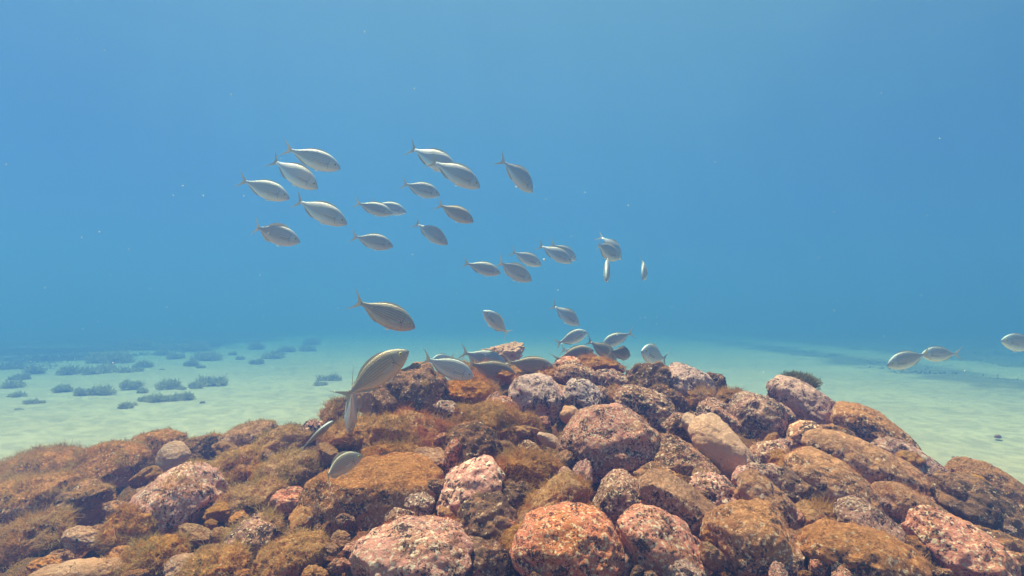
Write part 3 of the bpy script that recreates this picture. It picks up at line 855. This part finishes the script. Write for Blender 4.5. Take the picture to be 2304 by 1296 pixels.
# the olive weed behind the leaning boulder, and a little frond on the skyline
def bush(px, py, d, rx, rz, n, label, lean=0.0):
    r = np.random.default_rng(int(px))
    q = unit(r.normal(size=(n, 3)))
    q *= (r.uniform(0.25, 1, n) ** 0.5)[:, None]
    q = q * (1 + 0.35 * perlin(q * 2.3 + px))[:, None]
    B = q * np.array([rx, rx * 0.9, rz])
    B[:, 0] += lean * (B[:, 2] / rz) * rx
    v, f = ribbons(B, unit(q + 0.3 * ZZ), 0.024, 0.0028, 0.5, 0.7, 0.6, r)
    st, sf = ribbons(np.stack([r.normal(size=14) * rx * 0.15, r.normal(size=14) * rx * 0.15, np.full(14, -rz * 1.3)], 1), np.tile(ZZ, (14, 1)), rz * 2.0, 0.006, 0.4, 0.35, 0.3, r)
    root = bpy.data.objects.new('seaweed', None)
    COL.objects.link(root)
    root.location = at(px, py, d)
    tag(root, label, 'seaweed')
    link('frond', mesh('frond', v, f, False), WEED, root)
    link('stem', mesh('stem', st, sf, False), WEED, root)


bush(1800, 862, 2.62, 0.072, 0.040, 3600, 'bushy olive weed sticking up behind the pale leaning boulder', -0.2)
bush(1660, 890, 2.60, 0.016, 0.022, 500, 'tiny weed sprig standing on the fuzzy slope')

# ------------------------------------------------------------------ fish
PS = np.array([0, .012, .03, .06, .10, .15, .21, .28, .36, .44, .52, .60, .67, .73, .78, .82, .85])
PT = np.array([0, .022, .041, .066, .093, .118, .140, .155, .160, .154, .139, .110, .079, .052, .035, .029, .029])
PB = np.array([0, .020, .037, .061, .088, .116, .138, .154, .161, .158, .150, .119, .083, .052, .034, .028, .028])
PT, PB = PT * 1.1, PB * 1.1
PW = np.array([0, .012, .021, .033, .043, .051, .057, .060, .060, .056, .049, .039, .029, .020, .014, .010, .008])
NOSE_Z = -0.018


def prof(s, arr):
    return np.interp(s, PS, arr)


def mid_z(s):
    return NOSE_Z * np.clip(1 - s / 0.25, 0, 1) ** 1.5


def bend_pts(p, bend):
    """swing the tail sideways; p in fish space, nose at x=+.5"""
    p = np.array(p, dtype=float)
    s = 0.5 - p[:, 0]
    th = bend * np.clip(s - 0.25, 0, None) * 1.6
    out = p.copy()
    # integrate along the spine
    ss = np.linspace(0, 1.15, 60)
    tt = bend * np.clip(ss - 0.25, 0, None) * 1.6
    sx = np.concatenate([[0], np.cumsum(np.cos(tt)[:-1] * np.diff(ss))])
    sy = np.concatenate([[0], np.cumsum(np.sin(tt)[:-1] * np.diff(ss))])
    cx, cy_ = np.interp(s, ss, sx), np.interp(s, ss, sy)
    out[:, 0] = 0.5 - cx + p[:, 1] * np.sin(th)
    out[:, 1] = cy_ + p[:, 1] * np.cos(th)
    return out


def body_mesh(bend):
    ns, na = 36, 20
    ss = 0.85 * (np.linspace(0, 1, ns) ** 1.15)
    V, UV = [], []
    for s in ss:
        tp, bt, wd = prof(s, PT), prof(s, PB), prof(s, PW)
        for k in range(na):
            a = 2 * math.pi * k / na
            z = math.sin(a)
            y = math.copysign(abs(math.cos(a)) ** 0.9, math.cos(a)) * wd
            V.append((0.5 - s, y, mid_z(s) + (z * tp if z > 0 else z * bt)))
            UV.append((s, z * (tp if z > 0 else bt) / 0.163))
    Fc = []
    for i in range(ns - 1):
        for k in range(na):
            Fc.append((i * na + k, i * na + (k + 1) % na, (i + 1) * na + (k + 1) % na, (i + 1) * na + k))
    Fc.append(tuple(range(na))[::-1])
    Fc.append(tuple(range((ns - 1) * na, ns * na)))
    me = mesh('body', bend_pts(V, bend), Fc)
    # along / height on the flank and share of local height, for stripes
    UV = np.array(UV)
    loc = UV[:, 1] * 0.163 / np.maximum(np.where(UV[:, 1] > 0, np.interp(UV[:, 0], PS, PT), np.interp(UV[:, 0], PS, PB)), 0.01)
    a = me.attributes.new('flank', 'FLOAT_VECTOR', 'POINT')
    a.data.foreach_set('vector', np.stack([UV[:, 0], loc, UV[:, 1]], 1).astype(np.float32).ravel())
    return me


def fin_mesh(name, root, tip, bend, th=0.004, nu=5):
    """root and tip: matching polylines in fish space; a thin wedge between them"""
    root, tip = np.array(root, float), np.array(tip, float)
    n = len(root)
    V = []
    side = unit(np.cross(tip.mean(0) - root.mean(0), root[-1] - root[0]))
    for sgn in (1, -1):
        for u in np.linspace(0, 1, nu):
            V.append(root * (1 - u) + tip * u + side * sgn * th * (1 - 0.85 * u))
    V = np.concatenate(V)
    Fc = []
    for b in (0, nu * n):
        for i in range(nu - 1):
            for j in range(n - 1):
                q = (b + i * n + j, b + i * n + j + 1, b + (i + 1) * n + j + 1, b + (i + 1) * n + j)
                Fc.append(q if b else q[::-1])
    o2 = nu * n
    for i in range(nu - 1):
        for j in (0, n - 1):
            q = (i * n + j, (i + 1) * n + j, o2 + (i + 1) * n + j, o2 + i * n + j)
            Fc.append(q)
    for j in range(n - 1):
        i = nu - 1
        Fc.append((i * n + j, i * n + j + 1, o2 + i * n + j + 1, o2 + i * n + j))
    return mesh(name, bend_pts(V, bend), Fc, False)


def fish_mats():
    t = NT('silver_scales')
    at_ = t.new('ShaderNodeAttribute', attribute_name='flank')
    sp = t.new('ShaderNodeSeparateXYZ')
    t.put(sp.inputs[0], at_.outputs['Vector'])
    s, loc, z = sp.outputs
    oi = t.new('ShaderNodeObjectInfo')
    tc = t.new('ShaderNodeTexCoord')
    col = t.mix(t.step(loc, 0.15, 0.95), (0.53, 0.51, 0.515), (0.46, 0.44, 0.41))
    col = t.mix(t.step(loc, -0.25, -0.9), col, (0.76, 0.74, 0.74))
    mp = t.new('ShaderNodeMapping')
    mp.inputs['Scale'].default_value = (14, 14, 40)
    t.put(mp.inputs['Vector'], tc.outputs['Object'])
    wob = t.noise(mp.outputs[0], 1.0, 2)
    ph = t.math('ADD', t.math('MULTIPLY', loc, 5.2), t.math('MULTIPLY', wob, 0.16))
    fr = t.math('FRACT', t.math('ADD', ph, 10.0))
    tri = t.math('ABSOLUTE', t.math('SUBTRACT', fr, 0.5))
    stripe = t.step(tri, 0.19, 0.08)
    region = t.math('MULTIPLY', t.math('MULTIPLY', t.step(loc, -0.55, -0.25), t.step(s, 0.17, 0.24)), t.step(s, 0.82, 0.70))
    stripe = t.math('MULTIPLY', t.math('MULTIPLY', stripe, region), 0.75)
    col = t.mix(stripe, col, (0.42, 0.20, 0.06))
    # gill cover edge, dark spot at the pectoral base, mouth line
    gl = t.math('ADD', s, t.math('MULTIPLY', t.math('MULTIPLY', z, z), 0.05))
    gl = t.math('ABSOLUTE', t.math('SUBTRACT', gl, 0.205))
    gm = t.math('MULTIPLY', t.step(gl, 0.007, 0.002), t.step(t.math('ABSOLUTE', t.math('ADD', loc, 0.1)), 0.65, 0.5))
    col = t.mix(t.math('MULTIPLY', gm, 0.55), col, (0.08, 0.07, 0.06))
    dx = t.math('SUBTRACT', s, 0.225)
    dz = t.math('SUBTRACT', z, -0.12)
    rr = t.math('ADD', t.math('MULTIPLY', dx, dx), t.math('MULTIPLY', t.math('MULTIPLY', dz, dz), 0.027))
    col = t.mix(t.step(rr, 0.00014, 0.00005), col, (0.03, 0.025, 0.02))
    col = t.mix(t.math('MULTIPLY', t.step(s, 0.035, 0.0), 0.5), col, (0.30, 0.20, 0.15))
    sc = t.new('ShaderNodeTexVoronoi')
    sc.inputs['Scale'].default_value = 75
    t.put(sc.inputs['Vector'], tc.outputs['Object'])
    hsv = t.new('ShaderNodeHueSaturation')
    t.put(hsv.inputs['Color'], col)
    t.put(hsv.inputs['Value'], t.math('ADD', t.math('MULTIPLY', oi.outputs['Random'], 0.3), t.math('ADD', t.math('MULTIPLY', sc.outputs['Distance'], 0.25), 0.80)))
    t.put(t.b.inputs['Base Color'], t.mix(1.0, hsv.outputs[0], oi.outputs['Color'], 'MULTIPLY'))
    t.b.inputs['Metallic'].default_value = 0.72
    t.b.inputs['Roughness'].default_value = 0.58
    t.put(t.b.inputs['Normal'], t.bump(sc.outputs['Distance'], 0.25, 0.01))
    f = NT('fin_membrane')
    tcf = f.new('ShaderNodeTexCoord')
    ray = f.noise(tcf.outputs['Object'], 40, 2)
    colf = f.mix(ray, (0.56, 0.42, 0.28), (0.70, 0.60, 0.46))
    di, tr, mx = f.new('ShaderNodeBsdfDiffuse'), f.new('ShaderNodeBsdfTranslucent'), f.new('ShaderNodeMixShader')
    f.put(di.inputs[0], colf)
    f.put(tr.inputs[0], colf)
    mx.inputs[0].default_value = 0.45
    f.l.new(di.outputs[0], mx.inputs[1])
    f.l.new(tr.outputs[0], mx.inputs[2])
    tp = f.new('ShaderNodeBsdfTransparent')
    m2 = f.new('ShaderNodeMixShader')
    m2.inputs[0].default_value = 0.15
    f.l.new(mx.outputs[0], m2.inputs[1])
    f.l.new(tp.outputs[0], m2.inputs[2])
    f.l.new(m2.outputs[0], f.out.inputs['Surface'])
    y = NT('yellow_iris')
    y.b.inputs['Base Color'].default_value = (0.62, 0.47, 0.08, 1)
    y.b.inputs['Roughness'].default_value = 0.25
    k = NT('black_pupil')
    k.b.inputs['Base Color'].default_value = (0.006, 0.006, 0.006, 1)
    k.b.inputs['Roughness'].default_value = 0.1
    pc = f.m.copy()
    pc.name = 'clear_fin_membrane'
    for nd in pc.node_tree.nodes:
        if nd.type == 'MIX':
            nd.inputs[6].default_value = (0.85, 0.78, 0.70, 1)
            nd.inputs[7].default_value = (0.95, 0.90, 0.84, 1)
    for nd in pc.node_tree.nodes:
        if nd.type == 'MIX_SHADER' and nd.outputs[0].links and nd.outputs[0].links[0].to_node.type == 'OUTPUT_MATERIAL':
            nd.inputs[0].default_value = 0.6
    return t.m, f.m, y.m, k.m, pc


M_BODY, M_FIN, M_IRIS, M_PUPIL, M_CLEAR = fish_mats()


def ball(name, r, sy, seg=14):
    bm = bmesh.new()
    bmesh.ops.create_uvsphere(bm, u_segments=seg, v_segments=seg // 2 + 2, radius=r)
    for v in bm.verts: v.co.y *= sy
    me = bpy.data.meshes.new(name)
    bm.to_mesh(me)
    bm.free()
    me.polygons.foreach_set('use_smooth', np.ones(len(me.polygons), dtype=bool))
    return me


EYE, PUP = ball('eye', 0.0225, 0.5), ball('pupil', 0.0115, 0.6)
EYE.materials.append(M_IRIS)
PUP.materials.append(M_PUPIL)


def fish_proto(bend, flare):
    """a salema-like bream one unit long, nose at +x"""
    root = bpy.data.objects.new('fish', None)
    COL.objects.link(root)
    link('body', body_mesh(bend), M_BODY, root)
    vv = np.linspace(-1, 1, 15)
    rt = np.stack([np.full(15, 0.5 - 0.835), vv * 0, vv * 0.027], 1)
    tp = np.stack([0.5 - (0.895 + 0.135 * np.abs(vv) ** 1.35), vv * 0, vv * 0.185], 1)
    link('tail_fin', fin_mesh('tail_fin', rt, tp, bend, 0.004), M_FIN, root)
    ss = np.linspace(0.24, 0.72, 14)
    u = (ss - 0.24) / 0.48
    top = prof(ss, PT) + mid_z(ss)
    hgt = flare * 0.05 * np.sin(np.clip(u * 1.15 + 0.05, 0, 1) * math.pi) ** 0.5
    link('dorsal_fin', fin_mesh('dorsal_fin', np.stack([0.5 - ss, ss * 0, top - 0.008], 1), np.stack([0.5 - ss - 0.03 * flare, ss * 0, top + hgt], 1), bend, 0.003), M_FIN, root)
    ss = np.linspace(0.53, 0.74, 8)
    u = (ss - 0.53) / 0.21
    bot = -prof(ss, PB) + mid_z(ss)
    hgt = flare * 0.035 * np.sin(np.clip(u + 0.1, 0, 1) * math.pi) ** 0.6
    link('anal_fin', fin_mesh('anal_fin', np.stack([0.5 - ss, ss * 0, bot + 0.008], 1), np.stack([0.5 - ss - 0.03, ss * 0, bot - hgt], 1), bend, 0.003), M_FIN, root)
    for sg in (1, -1):
        yw = prof(0.24, PW)
        r0 = [(0.5 - 0.235, sg * (yw - 0.003), -0.012), (0.5 - 0.235, sg * (yw - 0.002), -0.022), (0.5 - 0.237, sg * (yw - 0.003), -0.032), (0.5 - 0.24, sg * (yw - 0.004), -0.042)]
        t0 = [(0.5 - 0.37, sg * (yw + 0.008), -0.028), (0.5 - 0.40, sg * (yw + 0.006), -0.048), (0.5 - 0.37, sg * (yw + 0.006), -0.064), (0.5 - 0.31, sg * (yw + 0.005), -0.066)]
        link('pectoral_fin', fin_mesh('pectoral_fin', r0, t0, bend, 0.002), M_CLEAR, root)
        zb = -prof(0.30, PB)
        r1 = [(0.5 - 0.29, sg * 0.012, zb + 0.012), (0.5 - 0.31, sg * 0.012, zb + 0.008), (0.5 - 0.33, sg * 0.012, zb + 0.006)]
        t1 = [(0.5 - 0.37, sg * 0.024, zb - 0.035), (0.5 - 0.39, sg * 0.022, zb - 0.028), (0.5 - 0.40, sg * 0.02, zb - 0.012)]
        link('pelvic_fin', fin_mesh('pelvic_fin', r1, t1, bend, 0.002), M_CLEAR, root)
        e = link('eye', EYE, None, root)
        e.location = (0.5 - 0.10, sg * (prof(0.10, PW) - 0.006), 0.018)
        e.rotation_euler.z = -sg * 0.35
        p = link('pupil', PUP, None, e)
        p.location = (0.001, sg * 0.0068, 0)
    return root


PROTO = {}
for key, (bd, fl) in {'straight': (0.0, 0.35), 'left': (0.45, 0.5), 'right': (-0.45, 0.5), 'hard_left': (0.95, 0.8), 'hard_right': (-0.95, 0.8)}.items():
    PROTO[key] = [fish_proto(bd, fl), False]


def copy_tree(o, parent=None):
    c = o.copy()
    COL.objects.link(c)
    c.parent = parent
    for ch in o.children:
        copy_tree(ch, c)
    return c


# nose px, tail px, yaw (deg, + = nose away), length m, shape, roll deg, label
FISH = [
    ((767, 378), (634, 331), 8, .25, 'straight', 4, 'grey striped fish highest in the left part of the school'),
    ((716, 423), (602, 350), 14, .25, 'left', 0, 'lilac grey fish just below the highest one of the left part'),
    ((652, 445), (534, 402), 6, .235, 'straight', 0, 'pale fish leading nobody, at the outer left edge of the school'),
    ((782, 503), (653, 443), 10, .27, 'left', 0, 'large grey fish with a dark gill mark in the left part of the school'),
    ((676, 543), (556, 508), 16, .26, 'hard_right', 0, 'fish with its tail bent upright, lowest of the left part of the school'),
    ((885, 553), (787, 530), 10, .22, 'straight', 0, 'slim pale fish swimming alone right of the one with an upright tail'),
    ((915, 477), (832, 456), 10, .25, 'straight', 0, 'bright pale fish half hidden behind a darker grey one'),
    ((884, 480), (794, 456), 8, .22, 'right', 0, 'darker grey fish covering the bright pale fish beside it'),
    ((990, 438), (901, 411), 8, .22, 'straight', 0, 'pale fish under the overlapping pair at the top of the school'),
    ((1030, 385), (914, 323), 10, .28, 'left', 0, 'rear fish of the overlapping pair at the top of the school'),
    ((1081, 421), (963, 352), 14, .26, 'left', 0, 'front fish of the overlapping pair, yellow eyed and lilac backed'),
    ((1199, 431), (1131, 350), 32, .25, 'left', 6, 'narrow looking fish diving steeply right of the overlapping pair'),
    ((1066, 498), (980, 457), 8, .22, 'straight', 0, 'warm brownish fish below the pale one, in the middle of the school'),
    ((1008, 549), (929, 496), 12, .225, 'left', 0, 'silver fish nosing down below the warm brownish one'),
    ((1127, 614), (1039, 590), 8, .22, 'straight', 0, 'grey fish whose head is crossed by the tail of a striped one'),
    ((1197, 630), (1111, 586), 14, .225, 'right', 0, 'boldly striped lilac fish with an orange tail'),
    ((1219, 596), (1147, 564), 12, .22, 'straight', 0, 'striped grey fish behind and above the boldly striped lilac one'),
    ((1287, 590), (1211, 547), 14, .23, 'left', 0, 'bright silver fish with a white tail base, partly behind a dull one'),
    ((1297, 584), (1236, 546), 20, .21, 'straight', 0, 'dull grey fish in front of the bright silver one'),
    ((1394, 580), (1327, 546), 40, .22, 'right', 0, 'dark striped fish crossing in front of a diving pale one'),
    ((1398, 584), (1363, 519), 30, .24, 'hard_left', 0, 'pale diving fish with a bright white tail base'),
    ((1364, 630), (1368, 575), -62, .25, 'straight', 0, 'fish seen head on, hanging under the dark striped one'),
    ((1446, 628), (1458, 578), -52, .21, 'right', 10, 'small pale fish turning toward the viewer, apart on the right of the school'),
    ((935, 736), (790, 673), 8, .26, 'straight', 0, 'big brownish yellow eyed fish swimming alone below the school'),
    ((1087, 698), (1153, 758), -18, .225, 'right', -6, 'shining silver fish heading up and left over the craggy top rock'),
    ((1303, 731), (1243, 683), 16, .215, 'left', 0, 'lilac fish with a yellow tail diving toward the crest'),
    ((1322, 746), (1248, 775), 10, .22, 'straight', 0, 'silvery fish rising to the right just above the crest'),
    ((1354, 775), (1427, 747), -12, .22, 'straight', 0, 'pale silvery fish heading left and down behind the dark rounded one'),
    ((918, 787), (758, 902), 10, .25, 'right', 0, 'largest fish, brown striped, rising over the dark peaked rock'),
    ((788, 962), (793, 855), 57, .265, 'straight', 4, 'dark slim fish seen from behind, under the tail of the largest one'),
    ((1067, 848), (947, 803), 8, .205, 'straight', 0, 'bright blue grey fish with thin orange stripes by the dark peaked rock'),
    ((970, 812), (1020, 800), -40, .22, 'left', 0, 'small grey fish facing left, behind the bright blue grey one'),
    ((1140, 822), (1033, 790), 6, .26, 'straight', 0, 'fish with its head hidden behind the craggy top rock'),
    ((1163, 848), (1046, 815), 8, .215, 'straight', 0, 'first of three overlapping olive fish along the crest, its tail in the clear'),
    ((1190, 842), (1088, 822), 8, .19, 'straight', 0, 'middle one of three overlapping olive fish along the crest'),
    ((1247, 826), (1132, 814), 4, .205, 'straight', 0, 'foremost striped olive fish of the three along the crest'),
    ((1336, 787), (1242, 812), 8, .20, 'straight', 0, 'dusky fish above the shaggy crest stone, nose up'),
    ((1388, 811), (1328, 763), 32, .20, 'left', 0, 'dusky fish behind the shaggy crest stone, nose down'),
    ((1418, 798), (1378, 790), 60, .175, 'left', 0, 'dark rounded fish turning away at the end of the crest'),
    ((1443, 789), (1502, 811), -54, .25, 'straight', 0, 'deep bodied blue grey fish facing left over the craggy dark block'),
    ((1340, 800), (1258, 785), 10, .26, 'straight', 0, 'fish almost wholly hidden by the dusky nose up one, its tail showing'),
    ((1995, 821), (2095, 794), -8, .25, 'straight', 0, 'front one of two yellowish fish over the sand on the right'),
    ((2072, 797), (2164, 796), -8, .255, 'straight', 0, 'rear one of two yellowish fish over the sand on the right'),
    ((2252, 765), (2345, 780), -8, .25, 'straight', 0, 'pale fish cut off by the right edge of the view'),
    ((750, 946), (672, 1016), 15, .15, 'straight', 62, 'thin pale fish tilted on its side against the fuzz'),
    ((816, 1024), (694, 1076), 36, .168, 'hard_right', -2, 'round striped fish hovering over the largest flat boulder'),
]
for i, (N, T, yaw, L, shp, roll, label) in enumerate(FISH):
    ppx = math.hypot(N[0] - T[0], N[1] - T[1])
    yw = math.radians(yaw)
    d = L * math.cos(yw) * F / ppx
    n3 = at(*N, d + 0.5 * L * math.sin(yw))
    t3 = at(*T, d - 0.5 * L * math.sin(yw))
    X = n3 - t3
    ln = np.linalg.norm(X)
    X = X / ln
    Z = unit(UP - X * (UP @ X))
    Y = np.cross(Z, X)
    M = Matrix(((X[0], Y[0], Z[0]), (X[1], Y[1], Z[1]), (X[2], Y[2], Z[2]))).to_4x4()
    M = M @ Matrix.Rotation(math.radians(roll), 4, 'X')
    pr = PROTO[shp]
    if not pr[1]:
        o, pr[1] = pr[0], True
    else:
        o = copy_tree(pr[0])
    mid = (n3 + t3) / 2
    o.matrix_world = Matrix.Translation(Vector(mid)) @ M @ Matrix.Diagonal((ln, ln * (0.92 + 0.16 * ((i * 7) % 5) / 4), ln * (0.93 + 0.14 * ((i * 5) % 7) / 6), 1))
    for ch in o.children:
        if ch.name.startswith('body'):
            ch.color = (0.70, 0.56, 0.43, 1) if i in (28, 33, 34, 35, 36, 37, 38) else (0.88, 0.75, 0.60, 1) if i in (12, 23, 45) else (1, 1, 1, 1)  # darker brown tints put the backlit shade of near and crest fish into colour
    tag(o, label, 'fish', 'school of striped fish')

# ------------------------------------------------------------------ specks drifting in the water
n = 1600
dd_ = RNG.uniform(0.7, 6, n)
pts = np.stack([at(RNG.uniform(-200, 2500), RNG.uniform(-100, 1000), q) for q in dd_])
pts = pts[pts[:, 2] > 0.6]
ov = np.array([(1, 0, 0), (-1, 0, 0), (0, 1, 0), (0, -1, 0), (0, 0, 1), (0, 0, -1)], float)
of = np.array([(0, 2, 4), (2, 1, 4), (1, 3, 4), (3, 0, 4), (2, 0, 5), (1, 2, 5), (3, 1, 5), (0, 3, 5)])
V = (pts[:, None] + ov[None] * (RNG.uniform(0.0004, 0.0013, (len(pts), 1, 1)) * RNG.uniform(0.4, 1.6, (len(pts), 1, 3)))).reshape(-1, 3)
FF = ((np.arange(len(pts)) * 6)[:, None, None] + of[None]).reshape(-1, 3)
t = NT('drifting_specks')
t.b.inputs['Base Color'].default_value = (0.7, 0.68, 0.6, 1)
t.b.inputs['Roughness'].default_value = 0.9
tag(link('drifting_specks', mesh('drifting_specks', V, FF), t.m), 'tiny pale specks drifting in the water', 'specks', kind='stuff')

# ------------------------------------------------------------------ the water itself
bm = bmesh.new()
bmesh.ops.create_cube(bm, size=1)
me = bpy.data.meshes.new('haze')
bm.to_mesh(me)
bm.free()
hz = link('haze', me)
hz.scale = (420, 420, SURF_Z + 0.35 + 1.5)
hz.location = (0, 0, (SURF_Z + 0.35 - 1.5) / 2)
tag(hz, 'clear blue sea water filling the scene', 'water', kind='stuff')
hm = bpy.data.materials.new('sea_water')
hm.use_nodes = True
hm.node_tree.nodes.clear()
ho = hm.node_tree.nodes.new('ShaderNodeOutputMaterial')
hv = hm.node_tree.nodes.new('ShaderNodeVolumePrincipled')
hm.node_tree.links.new(hv.outputs[0], ho.inputs['Volume'])
hv.inputs['Density'].default_value = 0.125
hv.inputs['Color'].default_value = (0.092, 0.192, 0.5198, 1)
hv.inputs['Absorption Color'].default_value = (0.0, 0.1985, 0.0278, 1)
hv.inputs['Anisotropy'].default_value = 0.3
me.materials.append(hm)
